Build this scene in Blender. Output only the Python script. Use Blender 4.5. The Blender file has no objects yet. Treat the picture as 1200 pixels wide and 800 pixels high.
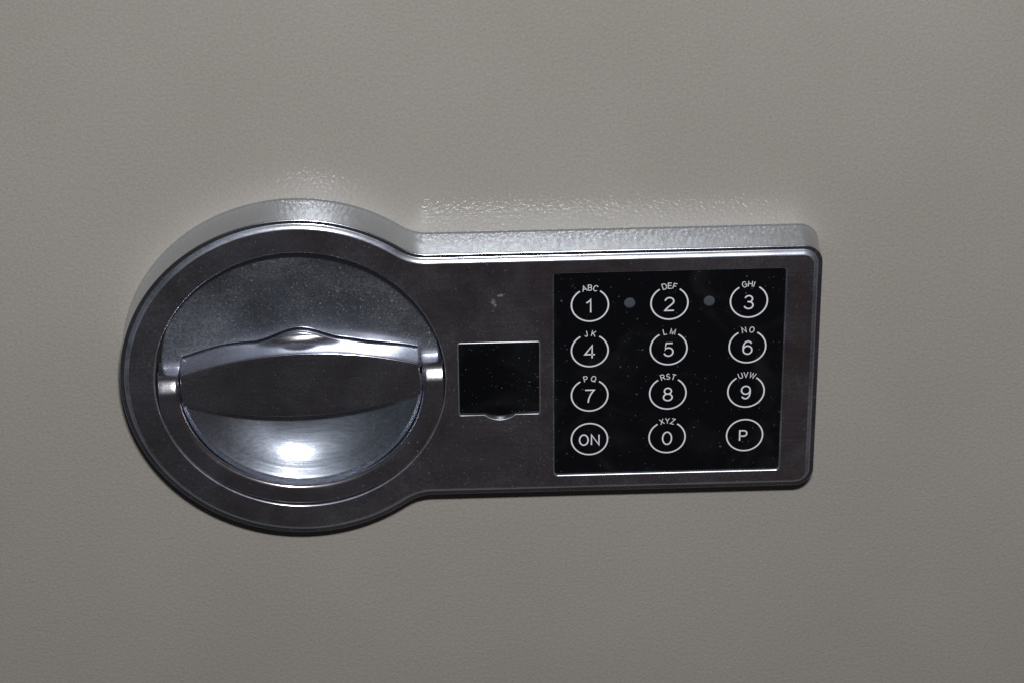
import bpy, math, random
from mathutils import Matrix, Vector
from mathutils.geometry import tessellate_polygon

random.seed(7)
S = bpy.context.scene
C = S.collection
MM = 0.001
PI = math.pi

# ------------------------------------------------------------------ camera
# local lock axes: u = right, v = up, w = out of the door (mm); world = (u, -w, v)
CAM = (36.302, 400.669, 709.406)
RX, RY, RZ = -0.5104, -0.0250, -0.0249
Mcam = Matrix.Rotation(RX, 3, 'X') @ Matrix.Rotation(RY, 3, 'Y') @ Matrix.Rotation(RZ, 3, 'Z')
L2W = Matrix(((1, 0, 0), (0, 0, -1), (0, 1, 0)))
cd = bpy.data.cameras.new('camera')
cd.sensor_width = 36.0
cd.lens = 3546.34 / 1200 * 36
cd.clip_start = 0.01
cd.clip_end = 50
cam = bpy.data.objects.new('camera', cd)
C.objects.link(cam)
m4 = (L2W @ Mcam).to_4x4()
m4.translation = L2W @ Vector(CAM) * MM
cam.matrix_world = m4
S.camera = cam

# ------------------------------------------------------------------ world: dim brownish room
w = bpy.data.worlds.new('World')
S.world = w
w.use_nodes = True
bg = w.node_tree.nodes['Background']
bg.inputs['Color'].default_value = (1.0, 0.80, 0.83, 1)
bg.inputs['Strength'].default_value = 0.021
wn = w.node_tree
wtc = wn.nodes.new('ShaderNodeTexCoord')
wsx = wn.nodes.new('ShaderNodeSeparateXYZ')
wns = wn.nodes.new('ShaderNodeTexNoise')
wns.inputs['Scale'].default_value = 7.0
wns.inputs['Detail'].default_value = 2.0
wad = wn.nodes.new('ShaderNodeMath')
wad.operation = 'MULTIPLY_ADD'
wad.inputs[1].default_value = 0.16
wmr = wn.nodes.new('ShaderNodeMapRange')
wmr.inputs[1].default_value = -0.05
wmr.inputs[2].default_value = 0.13
wcr = wn.nodes.new('ShaderNodeMix')
wcr.data_type = 'RGBA'
wcr.inputs[6].default_value = (0.78, 0.83, 0.95, 1)      # cooler side of the room
wcr.inputs[7].default_value = (1.0, 0.76, 0.78, 1)       # warm brownish side
wn.links.new(wtc.outputs['Generated'], wsx.inputs[0])
wn.links.new(wtc.outputs['Generated'], wns.inputs['Vector'])
wn.links.new(wns.outputs[0], wad.inputs[0])
wn.links.new(wsx.outputs[0], wad.inputs[2])
wn.links.new(wad.outputs[0], wmr.inputs[0])
wn.links.new(wmr.outputs[0], wcr.inputs[0])
wn.links.new(wcr.outputs[2], bg.inputs['Color'])

# ------------------------------------------------------------------ the small on-camera flash
ld = bpy.data.lights.new('flash', 'AREA')
ld.shape = 'RECTANGLE'
ld.size = 0.050
ld.size_y = 0.022
ld.energy = 4.9
ld.color = (0.97, 0.98, 1.0)
lo = bpy.data.objects.new('flash', ld)
C.objects.link(lo)
LP = L2W @ Vector((62, 478, 676)) * MM
LT = L2W @ Vector((55, 8, 0)) * MM
lo.location = LP
lo.rotation_euler = (LT - LP).to_track_quat('-Z', 'Y').to_euler()

S.view_settings.view_transform = 'Standard'
S.view_settings.look = 'None'
S.view_settings.exposure = 0
S.view_settings.gamma = 1

# ------------------------------------------------------------------ materials
def nodes(name):
    m = bpy.data.materials.new(name)
    m.use_nodes = True
    nt = m.node_tree
    for n in list(nt.nodes):
        nt.nodes.remove(n)
    out = nt.nodes.new('ShaderNodeOutputMaterial')
    return m, nt, out

def N(nt, kind, **kw):
    n = nt.nodes.new(kind)
    for k, v in kw.items():
        if k in n.inputs:
            n.inputs[k].default_value = v
        else:
            setattr(n, k, v)
    return n

def maprange(nt, src, a, b, c, d, smooth=False):
    n = nt.nodes.new('ShaderNodeMapRange')
    n.clamp = True
    if smooth:
        n.interpolation_type = 'SMOOTHSTEP'
    for i, v in zip((1, 2, 3, 4), (a, b, c, d)):
        n.inputs[i].default_value = v
    nt.links.new(src, n.inputs[0])
    return n.outputs[0]

def mth(nt, op, a, b=None):
    n = nt.nodes.new('ShaderNodeMath')
    n.operation = op
    for i, x in enumerate((a, b)):
        if x is None:
            continue
        if isinstance(x, (int, float)):
            n.inputs[i].default_value = x
        else:
            nt.links.new(x, n.inputs[i])
    return n.outputs[0]

def specks(nt, co, scale, size, keep, off=0.0):
    """tiny dust grains: small dots in a random share of voronoi cells"""
    mp = N(nt, 'ShaderNodeMapping')
    mp.inputs['Location'].default_value = (off, off * 1.7, off * 0.6)
    wob = N(nt, 'ShaderNodeTexNoise', Scale=scale * 1.6, Detail=2.0)
    nt.links.new(co, wob.inputs['Vector'])
    vm = N(nt, 'ShaderNodeVectorMath', operation='MULTIPLY_ADD')
    vm.inputs[1].default_value = (0.9 / scale, 0.9 / scale, 0.9 / scale)
    nt.links.new(wob.outputs['Color'], vm.inputs[0])
    nt.links.new(co, vm.inputs[2])
    nt.links.new(vm.outputs[0], mp.inputs['Vector'])
    v = N(nt, 'ShaderNodeTexVoronoi', Scale=scale)
    nt.links.new(mp.outputs[0], v.inputs['Vector'])
    sep = nt.nodes.new('ShaderNodeSeparateColor')
    nt.links.new(v.outputs['Color'], sep.inputs[0])
    pick = maprange(nt, sep.outputs[0], keep, 1.0, 0.0, 1.0)
    rad = mth(nt, 'MULTIPLY', pick, size)
    d = mth(nt, 'SUBTRACT', rad, v.outputs['Distance'])
    return maprange(nt, d, 0.0, size * 0.35, 0.0, 1.0)

def metal(name, base=(0.76, 0.79, 0.84), rough=0.2, var=0.04, haze=0.08, hrough=0.45, dust=0.5, grain=0.0, film=0.0, blotch=0.0, mark=None, density=0.8, fscale=38.0, turned=False):
    m, nt, out = nodes(name)
    tc = N(nt, 'ShaderNodeTexCoord')
    co = tc.outputs['Object']
    p = N(nt, 'ShaderNodeBsdfPrincipled', Metallic=1.0)
    p.inputs['Base Color'].default_value = (*base, 1)
    n1 = N(nt, 'ShaderNodeTexNoise', Scale=90.0, Detail=5.0, Roughness=0.6)
    nt.links.new(co, n1.inputs['Vector'])
    n2 = N(nt, 'ShaderNodeTexNoise', Scale=1800.0, Detail=2.0)
    nt.links.new(co, n2.inputs['Vector'])
    r = maprange(nt, n1.outputs[0], 0.3, 0.7, rough - var * 0.5, rough + var)
    r = mth(nt, 'ADD', r, maprange(nt, n2.outputs[0], 0.3, 0.7, -0.02, 0.02))
    nt.links.new(r, p.inputs['Roughness'])
    b = N(nt, 'ShaderNodeBump', Strength=1.0)
    b.inputs['Distance'].default_value = 0.0000006 + grain * 0.000012
    n3 = N(nt, 'ShaderNodeTexNoise', Scale=2300.0, Detail=3.0)
    nt.links.new(co, n3.inputs['Vector'])
    hh = n3.outputs[0]
    if turned:
        # concentric lathe marks: noise that only depends on the radius
        sx = N(nt, 'ShaderNodeSeparateXYZ')
        nt.links.new(co, sx.inputs[0])
        rr = mth(nt, 'SQRT', mth(nt, 'ADD', mth(nt, 'MULTIPLY', sx.outputs[0], sx.outputs[0]), mth(nt, 'MULTIPLY', sx.outputs[1], sx.outputs[1])))
        n9 = N(nt, 'ShaderNodeTexNoise', noise_dimensions='1D', Scale=1400.0, Detail=4.0, Roughness=0.6)
        nt.links.new(rr, n9.inputs['W'])
        b.inputs['Distance'].default_value = 0.000016
        hh = mth(nt, 'ADD', n9.outputs[0], mth(nt, 'MULTIPLY', n3.outputs[0], 0.02))
    nt.links.new(hh, b.inputs['Height'])
    nt.links.new(b.outputs[0], p.inputs['Normal'])
    d = N(nt, 'ShaderNodeBsdfDiffuse')
    d.inputs['Color'].default_value = (0.50, 0.52, 0.56, 1)
    s1 = specks(nt, co, 850.0, 0.26, density)
    s2 = specks(nt, co, 2100.0, 0.40, density + 0.05, 0.37)
    # dust lies in patches
    n4 = N(nt, 'ShaderNodeTexNoise', Scale=45.0, Detail=3.0)
    nt.links.new(co, n4.inputs['Vector'])
    patch = maprange(nt, n4.outputs[0], 0.35, 0.65, 0.25, 1.0)
    s = mth(nt, 'MULTIPLY', mth(nt, 'MAXIMUM', s1, s2), patch)
    s = mth(nt, 'MULTIPLY', s, dust)
    if film:
        n5 = N(nt, 'ShaderNodeTexNoise', Scale=fscale, Detail=3.5, Distortion=1.6)
        nt.links.new(co, n5.inputs['Vector'])
        fl = maprange(nt, n5.outputs[0], 0.42, 0.68, film * 0.25, film, True)
        n6 = N(nt, 'ShaderNodeTexNoise', Scale=1500.0, Detail=1.0)
        nt.links.new(co, n6.inputs['Vector'])
        fl = mth(nt, 'MULTIPLY', fl, maprange(nt, n6.outputs[0], 0.35, 0.65, 0.5, 1.4))
        s = mth(nt, 'MAXIMUM', s, fl)
    if mark:
        # a small rubbed scar with its own shape
        for (mu, mv, rad, ang, asp) in mark:
            mp = N(nt, 'ShaderNodeMapping', vector_type='TEXTURE')
            mp.inputs['Location'].default_value = (mu * MM, mv * MM, 0.013)
            mp.inputs['Rotation'].default_value = (0, 0, ang)
            mp.inputs['Scale'].default_value = (rad * asp * MM, rad * MM, 1)
            nt.links.new(co, mp.inputs['Vector'])
            g = N(nt, 'ShaderNodeTexGradient', gradient_type='SPHERICAL')
            nt.links.new(mp.outputs[0], g.inputs['Vector'])
            n7 = N(nt, 'ShaderNodeTexNoise', Scale=900.0, Detail=4.0, Roughness=0.7)
            nt.links.new(co, n7.inputs['Vector'])
            q = mth(nt, 'ADD', mth(nt, 'MULTIPLY', g.outputs[1], 0.55), n7.outputs[0])
            s = mth(nt, 'MAXIMUM', s, maprange(nt, q, 0.78, 1.0, 0.0, 0.36))
    # a faint wide lobe: the bloom of handled, slightly hazy plating
    hz = N(nt, 'ShaderNodeBsdfPrincipled', Metallic=1.0, Roughness=hrough)
    hz.inputs['Base Color'].default_value = (base[0] * 0.93, base[1], min(1, base[2] * 1.12), 1)
    nt.links.new(b.outputs[0], hz.inputs['Normal'])
    n8 = N(nt, 'ShaderNodeTexNoise', Scale=60.0, Detail=4.0, Roughness=0.6, Distortion=0.8)
    nt.links.new(co, n8.inputs['Vector'])
    m0 = N(nt, 'ShaderNodeMixShader')
    bm = N(nt, 'ShaderNodeMapping')
    bm.inputs['Scale'].default_value = (0.045, 1.0, 1.0)
    nt.links.new(co, bm.inputs['Vector'])
    bn = N(nt, 'ShaderNodeTexNoise', Scale=1600.0, Detail=3.0, Roughness=0.6)
    nt.links.new(bm.outputs[0], bn.inputs['Vector'])
    hv = maprange(nt, n8.outputs[0], 0.3, 0.7, haze * (1 - blotch), haze * (1 + blotch))
    hv = mth(nt, 'MULTIPLY', hv, maprange(nt, bn.outputs[0], 0.3, 0.7, 0.72, 1.32))
    nt.links.new(hv, m0.inputs[0])
    nt.links.new(p.outputs[0], m0.inputs[1])
    nt.links.new(hz.outputs[0], m0.inputs[2])
    mx = N(nt, 'ShaderNodeMixShader')
    nt.links.new(s, mx.inputs[0])
    nt.links.new(m0.outputs[0], mx.inputs[1])
    nt.links.new(d.outputs[0], mx.inputs[2])
    nt.links.new(mx.outputs[0], out.inputs[0])
    return m

def plain(name, color, rough=0.4, dust=0.0, spec=0.5, keep=0.86, metallic=0.0, smudge=0.0):
    m, nt, out = nodes(name)
    p = N(nt, 'ShaderNodeBsdfPrincipled', Roughness=rough, Metallic=metallic)
    p.inputs['Specular IOR Level'].default_value = spec
    tc = N(nt, 'ShaderNodeTexCoord')
    co = tc.outputs['Object']
    n1 = N(nt, 'ShaderNodeTexNoise', Scale=260.0, Detail=3.0)
    nt.links.new(co, n1.inputs['Vector'])
    nt.links.new(maprange(nt, n1.outputs[0], 0.3, 0.7, rough * 0.85, rough * 1.2), p.inputs['Roughness'])
    mc = N(nt, 'ShaderNodeMix', data_type='RGBA')
    mc.inputs[6].default_value = (*color, 1)
    mc.inputs[7].default_value = (0.55, 0.57, 0.6, 1)
    if dust:
        s1 = specks(nt, co, 700.0, 0.20, keep)
        s2 = specks(nt, co, 1900.0, 0.34, keep + 0.03, 0.21)
        sp = mth(nt, 'MULTIPLY', mth(nt, 'MAXIMUM', s1, s2), dust)
        if smudge:
            n5 = N(nt, 'ShaderNodeTexNoise', Scale=55.0, Detail=4.0, Distortion=1.0)
            nt.links.new(co, n5.inputs['Vector'])
            sp = mth(nt, 'ADD', sp, maprange(nt, n5.outputs[0], 0.45, 0.75, 0.0, smudge, True))
        nt.links.new(sp, mc.inputs[0])
    else:
        mc.inputs[0].default_value = 0.0
    nt.links.new(mc.outputs[2], p.inputs['Base Color'])
    nt.links.new(p.outputs[0], out.inputs[0])
    return m

def door_paint():
    m, nt, out = nodes('textured_beige_paint')
    tc = N(nt, 'ShaderNodeTexCoord')
    co = tc.outputs['Object']
    p = N(nt, 'ShaderNodeBsdfPrincipled', Roughness=0.225)
    n1 = N(nt, 'ShaderNodeTexNoise', Scale=1050.0, Detail=1.2, Roughness=0.5)
    n2 = N(nt, 'ShaderNodeTexNoise', Scale=2600.0, Detail=1.0)
    n3 = N(nt, 'ShaderNodeTexNoise', Scale=14.0, Detail=3.0)
    for n in (n1, n2, n3):
        nt.links.new(co, n.inputs['Vector'])
    h = mth(nt, 'ADD', n1.outputs[0], mth(nt, 'MULTIPLY', n2.outputs[0], 0.18))
    b = N(nt, 'ShaderNodeBump', Strength=1.0)
    b.inputs['Distance'].default_value = 0.000115
    nt.links.new(h, b.inputs['Height'])
    nt.links.new(b.outputs[0], p.inputs['Normal'])
    mc = N(nt, 'ShaderNodeMix', data_type='RGBA')
    mc.inputs[6].default_value = (0.388, 0.361, 0.322, 1)
    mc.inputs[7].default_value = (0.412, 0.386, 0.347, 1)
    nt.links.new(maprange(nt, n3.outputs[0], 0.35, 0.65, 0, 1), mc.inputs[0])
    n4 = N(nt, 'ShaderNodeTexNoise', Scale=1300.0, Detail=2.0)
    nt.links.new(co, n4.inputs['Vector'])
    hs = N(nt, 'ShaderNodeHueSaturation')
    nt.links.new(maprange(nt, n4.outputs[0], 0.3, 0.7, 0.93, 1.07), hs.inputs['Value'])
    nt.links.new(mc.outputs[2], hs.inputs['Color'])
    nt.links.new(hs.outputs[0], p.inputs['Base Color'])
    nt.links.new(p.outputs[0], out.inputs[0])
    return m

M_DOOR = door_paint()
M_HOUS = metal('satin_chrome', base=(0.68, 0.635, 0.655), rough=0.15, haze=0.09, hrough=0.5, blotch=0.7, dust=0.2, density=0.55, film=0.035,
               fscale=30.0, mark=[(51.4, 22.4, 1.6, -1.0, 1.6), (53.5, 24.6, 0.9, 0.2, 2.5)])
M_EDGE = metal('worn_bevel_chrome', base=(0.70, 0.70, 0.73), rough=0.2, haze=0.30, hrough=0.6, blotch=0.6, dust=0.35, density=0.4, grain=0.5, film=0.09, fscale=60.0)
M_SIDE = metal('cast_chrome', base=(0.62, 0.655, 0.71), rough=0.21, haze=0.02, blotch=0.6, dust=0.25, grain=0.9, film=0.02, fscale=55.0)
M_FLOOR = metal('dusty_chrome', base=(0.56, 0.61, 0.70), rough=0.16, haze=0.11, blotch=0.95, dust=0.45, density=0.25, film=0.13, fscale=17.0)
M_DIAL = metal('smooth_chrome', base=(0.68, 0.635, 0.655), rough=0.16, haze=0.10, hrough=0.5, blotch=0.6, dust=0.2, density=0.65, film=0.02)
M_GRIP = metal('grip_chrome', base=(0.60, 0.575, 0.60), rough=0.15, haze=0.06, hrough=0.55, blotch=0.6, dust=0.2, density=0.62, film=0.035, fscale=20.0)
M_BOWL = metal('turned_chrome', base=(0.68, 0.71, 0.76), rough=0.15, haze=0.24, hrough=0.46, blotch=0.25, dust=0.3, density=0.78, film=0.02, turned=True)
M_LIP = metal('dull_lip', base=(0.72, 0.73, 0.76), rough=0.36, haze=0.3, hrough=0.6, dust=0.3)
M_BLACK = plain('black_glass', (0.004, 0.0045, 0.006), 0.16, dust=0.2, keep=0.90, smudge=0.016)
M_COVER = plain('black_gloss_plastic', (0.003, 0.0035, 0.004), 0.14, dust=0.2, keep=0.78, smudge=0.012)
M_PRINT = plain('white_print', (0.92, 0.93, 0.98), 0.5)
M_LED = plain('grey_lens', (0.075, 0.088, 0.105), 0.25, dust=0.2)
M_DARK = plain('cavity_shade_black', (0.01, 0.01, 0.01), 0.6)
M_GASK = plain('grey_gasket', (0.42, 0.43, 0.46), 0.4)

# ------------------------------------------------------------------ mesh helpers
def link(name, verts, faces, mat, parent=None, sharp=35, smooth=True, loc=(0, 0, 0), rotz=0.0):
    me = bpy.data.meshes.new(name)
    me.from_pydata([(x * MM, y * MM, z * MM) for x, y, z in verts], [], faces)
    me.validate()
    me.materials.append(mat)
    if smooth:
        for pl in me.polygons:
            pl.use_smooth = True
        me.set_sharp_from_angle(angle=math.radians(sharp))
    o = bpy.data.objects.new(name, me)
    C.objects.link(o)
    if parent:
        o.parent = parent
    o.location = (loc[0] * MM, loc[1] * MM, loc[2] * MM)
    o.rotation_euler = (0, 0, rotz)
    return o

def grid_faces(nr, nc, closed=False, base=0):
    f = []
    for i in range(nr - 1):
        for j in range(nc if closed else nc - 1):
            k = (j + 1) % nc
            f.append((base + i * nc + j, base + i * nc + k, base + (i + 1) * nc + k, base + (i + 1) * nc + j))
    return f

def arc(cx, cy, rx, ry, a0, a1, n=14):
    return [(cx + rx * math.cos(math.radians(a0 + (a1 - a0) * i / n)),
             cy + ry * math.sin(math.radians(a0 + (a1 - a0) * i / n))) for i in range(n + 1)]

def rrect(x0, x1, y0, y1, r, n=6):
    """rounded rectangle, counter-clockwise"""
    return (arc(x1 - r, y0 + r, r, r, -90, 0, n) + arc(x1 - r, y1 - r, r, r, 0, 90, n) +
            arc(x0 + r, y1 - r, r, r, 90, 180, n) + arc(x0 + r, y0 + r, r, r, 180, 270, n))

def face_with_holes(outer, holes, w):
    polys = [[Vector((x, y, 0)) for x, y in outer]] + [[Vector((x, y, 0)) for x, y in h] for h in holes]
    tris = tessellate_polygon(polys)
    verts = [(v.x, v.y, w) for pl in polys for v in pl]
    out = []
    for t in tris:
        a, b, c = (verts[i] for i in t)
        cr = (b[0] - a[0]) * (c[1] - a[1]) - (b[1] - a[1]) * (c[0] - a[0])
        out.append(tuple(t) if cr > 0 else (t[0], t[2], t[1]))
    return verts, out

class MB:
    def __init__(s):
        s.v, s.f = [], []
    def add(s, v, f):
        b = len(s.v)
        s.v += v
        s.f += [tuple(i + b for i in q) for q in f]
    def loops(s, rings, flip=False):
        n = len(rings[0])
        f = grid_faces(len(rings), n, True)
        if flip:
            f = [q[::-1] for q in f]
        s.add([p for r in rings for p in r], f)

# ------------------------------------------------------------------ the safe door (setting)

def build_door():
    x0, x1, y0, y1, t, r = -330, 420, -420, 480, 40, 6
    rings = []
    for d, ww in [(0, -t), (0, -r)] + [(r - r * math.cos(a), -r + r * math.sin(a)) for a in (0.3, 0.6, 0.9, 1.2, 1.45)] + [(r, 0)]:
        rings.append([(x, y, ww) for x, y in rrect(x0 + d, x1 - d, y0 + d, y1 - d, 14 - d)])
    mb = MB()
    mb.loops(rings)
    mb.add(rings[-1], [tuple(range(len(rings[-1])))])
    o = link('safe_door', mb.v, mb.f, M_DOOR)
    o.rotation_euler = (PI / 2, 0, 0)
    o['kind'] = 'structure'
    return o

build_door()

# ------------------------------------------------------------------ the lock
W = 13.0            # height of the housing face above the door
RO, HH, PX = 47.67, 36.68, 137.8
RF, RC = 12.0, 5.2
R0 = 38.5
root = bpy.data.objects.new('safe_lock', None)
C.objects.link(root)
root.rotation_euler = (PI / 2, 0, 0)
root['label'] = 'chrome electronic safe lock with round turning handle at left and black number keypad at right'
root['category'] = 'lock'

UC = math.sqrt((RO + RF) ** 2 - (HH + RF) ** 2)
def outline(d):
    """housing outline inset by d, counter-clockwise from the lower neck"""
    a = math.degrees(math.atan2(HH + RF, UC))
    pts = arc(UC, -(HH + RF), RF + d, RF + d, 180 - a, 90, 14)
    pts += [(UC + (PX - RC - UC) * k / 10, -HH + d) for k in range(1, 10)]
    r = RC - d
    pts += arc(PX - RC, -HH + RC, r, r, -90, 0, 14)
    pts += [(PX - d, -HH + RC + (2 * HH - 2 * RC) * k / 6) for k in range(1, 6)]
    pts += arc(PX - RC, HH - RC, r, r, 0, 90, 14)
    pts += [(PX - RC + (UC - PX + RC) * k / 10, HH - d) for k in range(1, 10)]
    pts += arc(UC, HH + RF, RF + d, RF + d, 270, 180 + a, 14)
    pts += arc(0, 0, RO - d, RO - d, a, 360 - a, 130)[1:-1]
    return pts

def build_housing():
    mb = MB()
    WL = W - 0.9                                    # ledge height
    prof = [(-0.30, 0.0), (-0.28, 0.25), (-0.12, 0.5), (0.0, 0.9), (0.0, WL - 0.3)]
    for k in range(1, 7):
        a = PI / 2 * k / 6
        prof.append((0.3 - 0.3 * math.cos(a), WL - 0.3 + 0.3 * math.sin(a)))
    prof += [(0.7, WL), (1.05, WL)]
    # rounded step up to the face, given as (tilt, length)
    x, z = 1.05, WL
    segs = [(20, 0.06), (38, 0.08), (48, 0.14), (42, 0.22), (36, 0.26), (31, 0.24), (24, 0.14), (14, 0.12), (5, 0.12)]
    k0 = 0.9 / sum(l * math.sin(math.radians(t)) for t, l in segs)
    for t, l in segs:
        x += l * k0 * math.cos(math.radians(t))
        z += l * k0 * math.sin(math.radians(t))
        prof.append((x, z))
    rings = [[(x, y, z) for x, y in outline(d)] for d, z in prof]
    dend = prof[-1][0]
    mb.loops(rings)
    # openings
    def circ(r):
        return [(r * math.cos(2 * PI * k / 200), r * math.sin(2 * PI * k / 200)) for k in range(200)]
    def keyp(g):
        return rrect(67.42 - g, 128.14 + g, -30.9 - g, 30.45 + g, 0.9 + g, 6)
    def cov(g):
        x0, x1, y0, y1 = 42.1, 63.4, -11.4, 10.3
        c, hw, sg = 52.9, 4.1, 1.55
        R = (hw * hw + sg * sg) / (2 * sg)
        a = math.degrees(math.asin(hw / R))
        notch = arc(c, y0 - sg + R, R + g, R + g, 270 - a, 270 + a, 12)
        P = rrect(x0 - g, x1 + g, y0 - g, y1 + g, 0.25 + g, 3)
        # arcs order: br, tr, tl, bl ; insert the notch between bl end and br start
        return P + notch
    holes = []
    for fn, fr, depth in ((circ, 0.45, 12.4), (keyp, 0.5, 1.3), (cov, 0.3, 1.5)):
        rr = []
        is_c = fn is circ
        for k in range(0, 7):
            a = PI / 2 * k / 6
            g = fr * (1 - math.sin(a))
            z = W - fr * (1 - math.cos(a))
            rr.append([(x, y, z) for x, y in (circ(R0 + g) if is_c else fn(g))])
        rr.append([(x, y, W - depth) for x, y in (circ(R0) if is_c else fn(0))])
        mb.loops(rr)
        holes.append([(x, y) for x, y, z in rr[0]])
    v, f = face_with_holes(outline(dend), holes, W)
    mb.add(v, f)
    o = link('housing', mb.v, mb.f, M_HOUS, root, sharp=40)
    # side wall keeps the rougher as-cast chrome
    o.data.materials.append(M_SIDE)
    o.data.materials.append(M_EDGE)
    for pl in o.data.polygons:
        z = sum(o.data.vertices[i].co.z for i in pl.vertices) / len(pl.vertices) / MM
        c = pl.center / MM
        if z < WL + 0.02 and not (math.hypot(c.x, c.y) < R0 + 1.2) and not (41 < c.x < 129.5 and abs(c.y) < 32):
            pl.material_index = 1
        elif abs(pl.normal.z) < math.cos(math.radians(12)) and z > WL - 0.1:
            pl.material_index = 2
    return o

housing = build_housing()

# cavity floor under the dial (part of the housing), black painted in as shade
def disc(name, r, z, mat, parent, n=96):
    v = [(r * math.cos(2 * PI * k / n), r * math.sin(2 * PI * k / n), z) for k in range(n)]
    return link(name, v, [tuple(range(n))], mat, parent, smooth=False)
disc('back_plate', 40.5, 0.5, M_DARK, root)

# ------------------------------------------------------------------ dial: floor, rim, bowl, grip
FL = 3.8
ROT = 0.0285
def floor_w(v):
    x = max(v - 3, 0)
    return FL + 1.3 - (0.135 * x if x < 9 else 1.215 + 0.135 * (x - 9) - 0.0035 * (x - 9) ** 2 if x < 19 else 2.215 + 0.065 * (x - 19))

TAB = [(-31.5, 4.5), (-20.6, 7.35), (-11.5, 8.0), (0, 8.3), (11.3, 7.9), (18, 6.6), (27, 5.2), (31.5, 4.2)]
def base_v(u):
    """foot line of the grip's upper side, without the thumb swell"""
    u = max(-31.5, min(31.5, u))
    for k in range(len(TAB) - 1):
        if TAB[k][0] <= u <= TAB[k + 1][0]:
            x0, y0 = TAB[k]
            x1, y1 = TAB[k + 1]
            xm, ym = TAB[k - 1] if k else (2 * x0 - x1, 2 * y0 - y1)
            xp, yp = TAB[k + 2] if k + 2 < len(TAB) else (2 * x1 - x0, 2 * y1 - y0)
            m0 = (y1 - ym) / (x1 - xm) * (x1 - x0)
            m1 = (yp - y0) / (xp - x0) * (x1 - x0)
            t = (u - x0) / (x1 - x0)
            return ((2 * t ** 3 - 3 * t * t + 1) * y0 + (t ** 3 - 2 * t * t + t) * m0 +
                    (3 * t * t - 2 * t ** 3) * y1 + (t ** 3 - t * t) * m1)
def swell(u):
    x = (u - 0.1) / 12.0
    return 2.8 * math.cos(PI / 2 * x) ** 2 if abs(x) < 1 else 0.0

def build_dial():
    RD = 37.5
    us = [-RD * math.cos(PI * k / 150) for k in range(151)]
    us = sorted(us + [-31.46, -31.44, 31.44, 31.46])
    us[0] += 0.01
    us[-1] -= 0.01
    rows = []
    for u in us:
        vt = math.sqrt(max(RD * RD - u * u, 0.0))
        vb = base_v(u) + swell(u) if abs(u) < 31.45 else -1.5
        vb = min(vb, vt - 0.05)
        row = [(u, vb - 0.3, FL - 2.4)]
        n = 26
        for d, dz in ((0.0, 2.4), (0.42, 2.4), (0.46, 0.06), (0.52, 0.01), (0.75, 0.0)):
            v = min(vb + d, vt)
            row.append((u, v, floor_w(v) - (dz if abs(u) < 31.45 else 0)))
        v0 = min(vb + 0.75, vt)
        for k in range(1, n + 1):
            v = v0 + (vt - v0) * (1 - (1 - k / n) ** 2)
            r = math.hypot(u, v)
            dz = 0 if r < 36.7 else ((r - 36.7) / 0.8) ** 2 * 1.3
            row.append((u, v, floor_w(v) - dz))
        rows.append(row)
    nc = len(rows[0])
    v = [p for r in rows for p in r]
    f = [q[::-1] for q in grid_faces(len(rows), nc)]
    return link('dial', v, f, M_FLOOR, root, sharp=60, rotz=ROT)
dial = build_dial()

def build_rim():
    prof = [(37.9, FL - 1), (37.9, W - 0.62)]
    for k in range(1, 6):
        a = PI / 2 * k / 5
        prof.append((37.62 + 0.28 * math.cos(a), W - 0.62 + 0.28 * math.sin(a)))
    zt = W - 0.34
    prof += [(36.5, zt), (35, zt), (33.6, zt)]
    fr = 1.25
    for k in range(1, 8):
        a = PI / 2 * k / 7
        prof.append((33.6 - fr * math.sin(a), zt - fr + fr * math.cos(a)))
    prof += [(33.6 - fr, zt - 1.8), (32.4, FL - 1.0)]
    # inner wall is at 32.75 ; rows along the path
    rows = []
    rl = 4.6
    v0 = -2.2
    def put(sign, dv, drop, last=False):
        row = []
        for r, z in prof:
            zz = z - drop
            if last:
                zz = FL - 1.0
            row.append((sign * r, v0 + dv, max(zz, FL - 1.0)))
        return row
    n = 10
    am = math.radians(84)
    tilts = [6, 18, 26, 30, 33, 36, 40, 52, 68, 80]
    lens = [0.3, 0.4, 0.6, 0.8, 0.8, 0.6, 0.5, 0.6, 0.7, 0.8]
    def lugp(a):
        k = round(a / am * n)
        return (sum(l * math.cos(math.radians(t)) for t, l in zip(tilts[:k], lens[:k])),
                sum(l * math.sin(math.radians(t)) for t, l in zip(tilts[:k], lens[:k])))
    rows.append(put(-1, lugp(am)[0] + 0.3, rl, True))
    for k in range(n, 0, -1):
        a = am * k / n
        rows.append(put(-1, *lugp(a)))
    nth = 150
    for j in range(nth + 1):
        th = PI + PI * j / nth
        rows.append([(r * math.cos(th), r * math.sin(th) + v0 * (1 - abs(math.sin(th))), z) for r, z in prof])
    for k in range(1, n + 1):
        a = am * k / n
        rows.append(put(1, *lugp(a)))
    rows.append(put(1, lugp(am)[0] + 0.3, rl, True))
    v = [p for r in rows for p in r]
    f = [q[::-1] for q in grid_faces(len(rows), len(prof))]
    return link('rim', v, f, M_DIAL, dial, sharp=50)
rim = build_rim()

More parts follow.
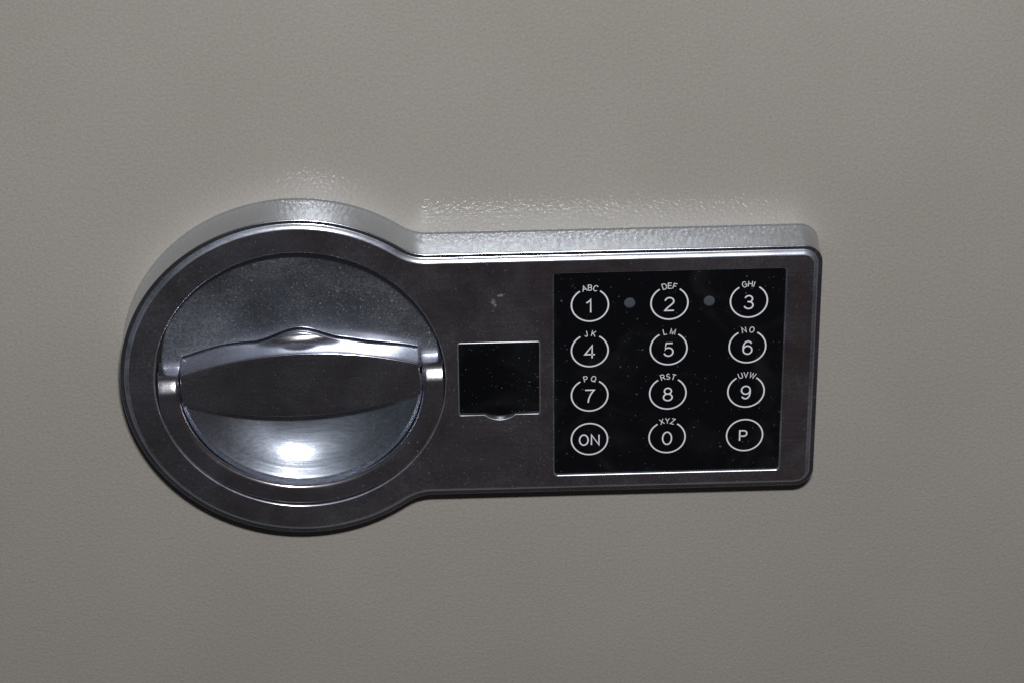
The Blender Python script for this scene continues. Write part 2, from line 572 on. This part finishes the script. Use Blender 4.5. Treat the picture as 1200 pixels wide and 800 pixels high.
def build_bowl():
    D = FL - 2.4                # deepest
    prof = [(0.0, D), (5.0, D), (9.0, D), (12.0, D)]
    R = 24.0
    r0 = 12.8
    for k in range(0, 15):
        a = math.radians(44) * k / 14
        prof.append((r0 + R * math.sin(a), D + R * (1 - math.cos(a))))
    r, z = prof[-1]             # about 29, D+7.9
    # turned steps

    prof += [(r + 0.25, z + 0.22), (r + 0.75, z + 0.57), (r + 0.85, z + 0.67), (r + 1.35, z + 1.02),
             (r + 1.45, z + 1.12), (r + 2.0, z + 1.5), (r + 2.2, z + 1.65), (r + 2.6, z + 1.98)]
    zt = W - 0.34
    r, z = prof[-1]
    prof += [(32.1, min(z + 0.3, zt - 1.7)), (32.36, zt - 1.2)]
    nth = 140
    rows = []
    for r, z in prof:
        rows.append([(r * math.cos(PI + PI * j / nth), r * math.sin(PI + PI * j / nth) - 0.6 * (1 - abs(math.sin(PI * j / nth))), z) for j in range(nth + 1)])
    v = [p for r in rows for p in r]
    return link('bowl', v, grid_faces(len(rows), nth + 1), M_BOWL, dial, sharp=60)
bowl = build_bowl()

def build_grip():
    U = 31.4
    vc = -1.0
    WT = W - 0.25
    nu = 80
    us = [-U + 2 * U * i / nu for i in range(nu + 1)]
    half = lambda u: 4.75 + 4.8 * (1 - (u / U) ** 2)
    e = swell
    fr = 0.3
    # cross-section from the underside over the front to the upper side
    rows = []
    for u in us:
        h = half(u)
        row = [(u, vc - h, FL - 2.2), (u, vc - h, WT - 3), (u, vc - h, WT - fr)]
        for k in range(1, 6):
            a = PI / 2 * k / 5
            row.append((u, vc - h + fr * (1 - math.cos(a)), WT - fr + fr * math.sin(a)))
        for t in (-0.8, -0.5, -0.2, 0.2, 0.5, 0.8):
            row.append((u, vc + t * (h - fr), WT))
        for k in range(0, 6):
            a = PI / 2 * k / 5
            row.append((u, vc + h - fr + fr * math.sin(a), WT - fr + fr * math.cos(a)))
        q = e(u)
        zb = 5.0
        for g, z in ((0.0, 11.0), (0.0, 9.6), (0.0, 8.4), (0.03, 7.85), (0.09, 7.4), (0.17, 7.05), (0.27, 6.78), (0.39, 6.54), (0.51, 6.32), (0.63, 6.12), (0.75, 5.97), (0.86, 5.88), (0.95, 5.78), (1.0, 5.5), (1.0, 5.1), (1.0, 2.2)):
            t = min(1.0, (WT - z) / (WT - zb))
            row.append((u, (vc + h) * (1 - t) + base_v(u) * t + q * g, z))
        rows.append(row)
    nc = len(rows[0])
    v = [p for r in rows for p in r]
    f = [q[::-1] for q in grid_faces(len(rows), nc)]
    # rounded end caps
    for side, base in ((-1, 0), (1, (len(rows) - 1) * nc)):
        loop = list(range(base, base + nc))
        prev = loop
        for inset, out in ((0.12, 0.16), (0.35, 0.28)):
            b = len(v)
            for i in loop:
                x, y, z = v[i]
                v.append((x + side * out, vc + (y - vc) * (1 - inset / 5), min(z, WT - inset) if z > WT - 1 else z))
            cur = list(range(b, b + nc))
            for j in range(nc - 1):
                q = (prev[j], prev[j + 1], cur[j + 1], cur[j])
                f.append(q if side > 0 else q[::-1])
            prev = cur
        f.append(tuple(prev) if side > 0 else tuple(prev[::-1]))
    return link('grip', v, f, M_GRIP, dial, sharp=45)
grip = build_grip()

# ------------------------------------------------------------------ keyhole cover
def slab(name, pts, z0, z1, mat, parent, bev=0.12):
    """thin plate with softened edge; pts counter-clockwise"""
    n = len(pts)
    cx = sum(p[0] for p in pts) / n
    cy = sum(p[1] for p in pts) / n
    def sh(d):
        return [(x - d * (1 if x > cx else -1), y - d * (1 if y > cy else -1)) for x, y in pts]
    rings = [[(x, y, z) for x, y in sh(d)] for d, z in ((0, z0), (0, z1 - bev), (bev * 0.3, z1 - bev * 0.3), (bev, z1))]
    mb = MB()
    mb.loops(rings)
    mb.add(rings[-1], [tuple(range(n))])
    return link(name, mb.v, mb.f, mat, parent, sharp=25)

def cover_outline(g):
    x0, x1, y0, y1 = 42.1, 63.4, -11.4, 10.3
    c, hw, sg = 52.9, 4.1, 1.55
    Rn = (hw * hw + sg * sg) / (2 * sg)
    a = math.degrees(math.asin(hw / Rn))
    return rrect(x0 - g, x1 + g, y0 - g, y1 + g, 0.35 + g, 3) + arc(c, y0 - sg + Rn, Rn + g, Rn + g, 270 - a, 270 + a, 14)

def build_lip():  # lip added so the cover opening shows thin light edges
    mb = MB()
    prof = [(-0.02, W - 1.4), (-0.02, W - 0.25), (0.0, W - 0.1), (0.05, W + 0.02), (0.14, W + 0.07), (0.26, W + 0.05), (0.36, W - 0.02), (0.38, W - 0.1)]
    mb.loops([[(x, y, z) for x, y in cover_outline(d)] for d, z in prof], flip=True)
    return link('added_glint_lip', mb.v, mb.f, M_LIP, housing, sharp=70)
build_lip()
slab('recess_floor', [(41.5, -13.6), (64.0, -13.6), (64.0, 11.0), (41.5, 11.0)], W - 2.4, W - 1.0, M_COVER, housing)
cover = slab('keyhole_cover', rrect(42.35, 63.15, -11.0, 10.0, 0.3, 3), W - 0.98, W - 0.2, M_COVER, root)

# ------------------------------------------------------------------ keypad panel
KZ = W - 0.62
panel = slab('keypad_panel', rrect(67.47, 128.09, -30.85, 30.4, 0.85, 6), W - 1.9, KZ, M_BLACK, root, bev=0.08)

# stroke lettering ------------------------------------------------
GL = {
 '0': (0.62, [arc(.31, .5, .29, .5, 90, 450, 32)]),
 '1': (0.62, [[(.10, .74), (.22, .82), (.33, .93), (.37, 1), (.37, 0)]]),
 '2': (0.62, [arc(.31, .72, .275, .28, 172, -28, 14) + [(.42, .44), (.22, .25), (.08, .09), (.03, 0), (.60, 0)]]),
 '3': (0.62, [arc(.30, .755, .235, .245, 165, -88, 14), [(.22, .53)] + arc(.30, .265, .28, .27, 88, -165, 16)]),
 '4': (0.62, [[(.46, 0), (.46, .97), (.0, .28), (.64, .28)]]),
 '5': (0.62, [[(.56, 1), (.15, 1), (.07, .5)] + arc(.30, .325, .29, .325, 140, -160, 18)]),
 '6': (0.62, [arc(.32, .32, .28, .32, 90, 450, 28), [(.04, .34)] + arc(.34, .5, .30, .5, 175, 42, 16)]),
 '7': (0.62, [[(.02, 1), (.60, 1), (.46, .80), (.34, .56), (.26, .32), (.21, 0)]]),
 '8': (0.62, [arc(.31, .765, .225, .235, 90, 450, 26), arc(.31, .27, .28, .27, 90, 450, 28)]),
 '9': (0.62, [arc(.30, .68, .28, .32, 90, 450, 28), [(.58, .66)] + arc(.28, .5, .30, .5, -5, -138, 16)]),
 'A': (0.78, [[(0, 0), (.39, 1), (.78, 0)], [(.14, .36), (.64, .36)]]),
 'B': (0.62, [[(0, 0), (0, 1), (.36, 1)] + arc(.36, .765, .2, .235, 90, -90, 8) + [(.02, .53)], [(.36, .53)] + arc(.36, .265, .25, .265, 90, -90, 8) + [(0, 0)]]),
 'C': (0.74, [arc(.40, .5, .38, .5, 42, 318, 22)]),
 'D': (0.70, [[(0, 0), (0, 1), (.32, 1)] + arc(.32, .5, .37, .5, 85, -85, 14) + [(.32, 0), (0, 0)]]),
 'E': (0.60, [[(.6, 1), (0, 1), (0, 0), (.6, 0)], [(0, .52), (.55, .52)]]),
 'F': (0.56, [[(.56, 1), (0, 1), (0, 0)], [(0, .5), (.48, .5)]]),
 'G': (0.78, [arc(.40, .5, .38, .5, 42, 300, 22) + [(.76, .16), (.76, .48), (.42, .48)]]),
 'H': (0.66, [[(0, 0), (0, 1)], [(.66, 0), (.66, 1)], [(0, .53), (.66, .53)]]),
 'I': (0.06, [[(.03, 0), (.03, 1)]]),
 'J': (0.46, [[(.44, 1), (.44, .26)] + arc(.23, .24, .21, .24, 0, -180, 10)]),
 'K': (0.66, [[(0, 0), (0, 1)], [(.62, 1), (.02, .38)], [(.22, .56), (.66, 0)]]),
 'L': (0.52, [[(0, 1), (0, 0), (.52, 0)]]),
 'M': (0.78, [[(0, 0), (0, 1), (.39, .06), (.78, 1), (.78, 0)]]),
 'N': (0.66, [[(0, 0), (0, 1), (.66, 0), (.66, 1)]]),
 'O': (0.78, [arc(.39, .5, .38, .5, 90, 450, 32)]),
 'P': (0.62, [[(0, 0), (0, 1), (.36, 1)] + arc(.36, .73, .25, .27, 90, -90, 10) + [(0, .46)]]),
 'Q': (0.78, [arc(.39, .5, .38, .5, 90, 450, 32), [(.50, .22), (.78, -.06)]]),
 'R': (0.66, [[(0, 0), (0, 1), (.38, 1)] + arc(.38, .74, .23, .26, 90, -90, 10) + [(0, .48)], [(.36, .48), (.66, 0)]]),
 'S': (0.62, [arc(.31, .745, .25, .255, 30, 250, 12) + arc(.31, .255, .28, .255, 75, -155, 14)]),
 'T': (0.66, [[(0, 1), (.66, 1)], [(.33, 1), (.33, 0)]]),
 'U': (0.64, [[(0, 1), (0, .33)] + arc(.32, .32, .32, .32, 180, 360, 14) + [(.64, 1)]]),
 'V': (0.72, [[(0, 1), (.36, 0), (.72, 1)]]),
 'W': (1.04, [[(0, 1), (.27, 0), (.52, .96), (.77, 0), (1.04, 1)]]),
 'X': (0.68, [[(0, 0), (.68, 1)], [(0, 1), (.68, 0)]]),
 'Y': (0.70, [[(0, 1), (.35, .46), (.70, 1)], [(.35, .46), (.35, 0)]]),
 'Z': (0.64, [[(.02, 1), (.62, 1), (0, 0), (.64, 0)]]),
}
TH = 0.035
def ribbon(mb, pts, sw, z):
    """flat inked stroke with mitred joints and a little thickness"""
    P = [pts[0]]
    for p in pts[1:]:
        if math.hypot(p[0] - P[-1][0], p[1] - P[-1][1]) > 1e-4:
            P.append(p)
    n = len(P)
    closed = math.hypot(pts[0][0] - pts[-1][0], pts[0][1] - pts[-1][1]) < 1e-6 and n > 3
    if closed:
        if math.hypot(P[0][0] - P[-1][0], P[0][1] - P[-1][1]) < 1e-4:
            P = P[:-1]
        n = len(P)
    L, R = [], []
    for i in range(n):
        def dirn(a, b):
            l = math.hypot(b[0] - a[0], b[1] - a[1])
            return ((b[0] - a[0]) / l, (b[1] - a[1]) / l)
        if closed or 0 < i < n - 1:
            d1 = dirn(P[i - 1], P[i])
            d2 = dirn(P[i], P[(i + 1) % n])
        elif i == 0:
            d1 = d2 = dirn(P[0], P[1])
        else:
            d1 = d2 = dirn(P[-2], P[-1])
        nx, ny = -(d1[1] + d2[1]), d1[0] + d2[0]
        l = math.hypot(nx, ny) or 1
        nx, ny = nx / l, ny / l
        c = nx * -d1[1] + ny * d1[0]
        k = sw / 2 / max(c, 0.42)
        L.append((P[i][0] + nx * k, P[i][1] + ny * k))
        R.append((P[i][0] - nx * k, P[i][1] - ny * k))
    v = []
    for a, b in zip(L, R):
        v += [(a[0], a[1], z), (b[0], b[1], z), (b[0], b[1], z - TH), (a[0], a[1], z - TH)]
    f = []
    m = n if closed else n - 1
    for i in range(m):
        j = (i + 1) % n
        for k in range(4):
            k2 = (k + 1) % 4
            f.append((i * 4 + k, i * 4 + k2, j * 4 + k2, j * 4 + k))
    if not closed:
        f += [(0, 3, 2, 1), ((n - 1) * 4, (n - 1) * 4 + 1, (n - 1) * 4 + 2, (n - 1) * 4 + 3)]
    mb.add(v, f)

def glyph(mb, ch, cx, cy, h, sw, rot=0.0, wide=1.0, lift=0.0):
    """glyph centred on (cx, cy)"""
    gw, strokes = GL[ch]
    k = h - sw
    c, s = math.cos(rot), math.sin(rot)
    for i, st in enumerate(strokes):
        q = []
        for x, y in st:
            a, b = (x - gw / 2) * k * wide, (y - 0.5) * k
            q.append((cx + a * c - b * s, cy + a * s + b * c))
        ribbon(mb, q, sw, TH + 0.006 * (i + 1) + lift)

BX, BY, DX, DY, BR = 76.85, 20.78, 20.923, -13.644, 5.13
KEYS = [('1', 'ABC'), ('2', 'DEF'), ('3', 'GHI'), ('4', 'JK'), ('5', 'LM'), ('6', 'NO'),
        ('7', 'PQ'), ('8', 'RST'), ('9', 'UVW'), ('ON', ''), ('0', 'XYZ'), ('P', '')]
for i, (t, let) in enumerate(KEYS):
    mb = MB()
    if let:
        gap = 33 if len(let) == 3 else 31
        ribbon(mb, arc(0, 0, BR - 0.27, BR - 0.27, 90 + gap, 450 - gap, 70), 0.38, TH)
        n = len(let)
        ws = [GL[ch][0] for ch in let]
        step = {3: 17.5, 2: 11.8}[n]
        hgt = 1.8
        if n == 3:
            # space by glyph widths
            sp = 1.05
            pos = [0]
            for k in range(1, 3):
                pos.append(pos[-1] + (ws[k - 1] + ws[k]) / 2 * 1.45 + 0.52)
            mid = (pos[0] + pos[-1]) / 2
            angs = [90 - math.degrees((q - mid) / (BR)) for q in pos]
        else:
            angs = [90 + step, 90 - step]
        for ch, an in zip(let, angs):
            a = math.radians(an)
            rr = BR - 0.02
            glyph(mb, ch, rr * math.cos(a), rr * math.sin(a), hgt, 0.20, a - PI / 2, 0.95)
    else:
        ribbon(mb, arc(0, 0, BR - 0.27, BR - 0.27, 0, 360, 80), 0.38, TH)
    if t == 'ON':
        glyph(mb, 'O', -1.52, -0.25, 3.55, 0.38, 0, 0.95)
        glyph(mb, 'N', 1.55, -0.25, 3.5, 0.38, 0, 0.98)
    elif t == 'P':
        glyph(mb, 'P', -0.35, -0.15, 3.5, 0.38, 0, 1.0)
    else:
        glyph(mb, t, 0.0 if t != '1' else -0.05, -0.35, 4.2, 0.37, 0, 1.08)
    o = link('button', mb.v, mb.f, M_PRINT, panel, smooth=False,
             loc=(BX + DX * (i % 3), BY + DY * (i // 3), KZ + 0.002))
    o['label'] = ('round button marked %s' % t) + (' with letters %s above' % let if let else ' in a closed white ring')

for x in (87.3, 108.25):
    n = 36
    rings = [[(r * math.cos(2 * PI * k / n), r * math.sin(2 * PI * k / n), z) for k in range(n)]
             for r, z in ((1.46, -0.05), (1.46, 0.02), (1.38, 0.06), (0.8, 0.11))]
    mb = MB()
    mb.loops(rings)
    mb.add(rings[-1], [tuple(range(n))])
    link('indicator_light', mb.v, mb.f, M_LED, panel, loc=(x, 21.1, KZ))
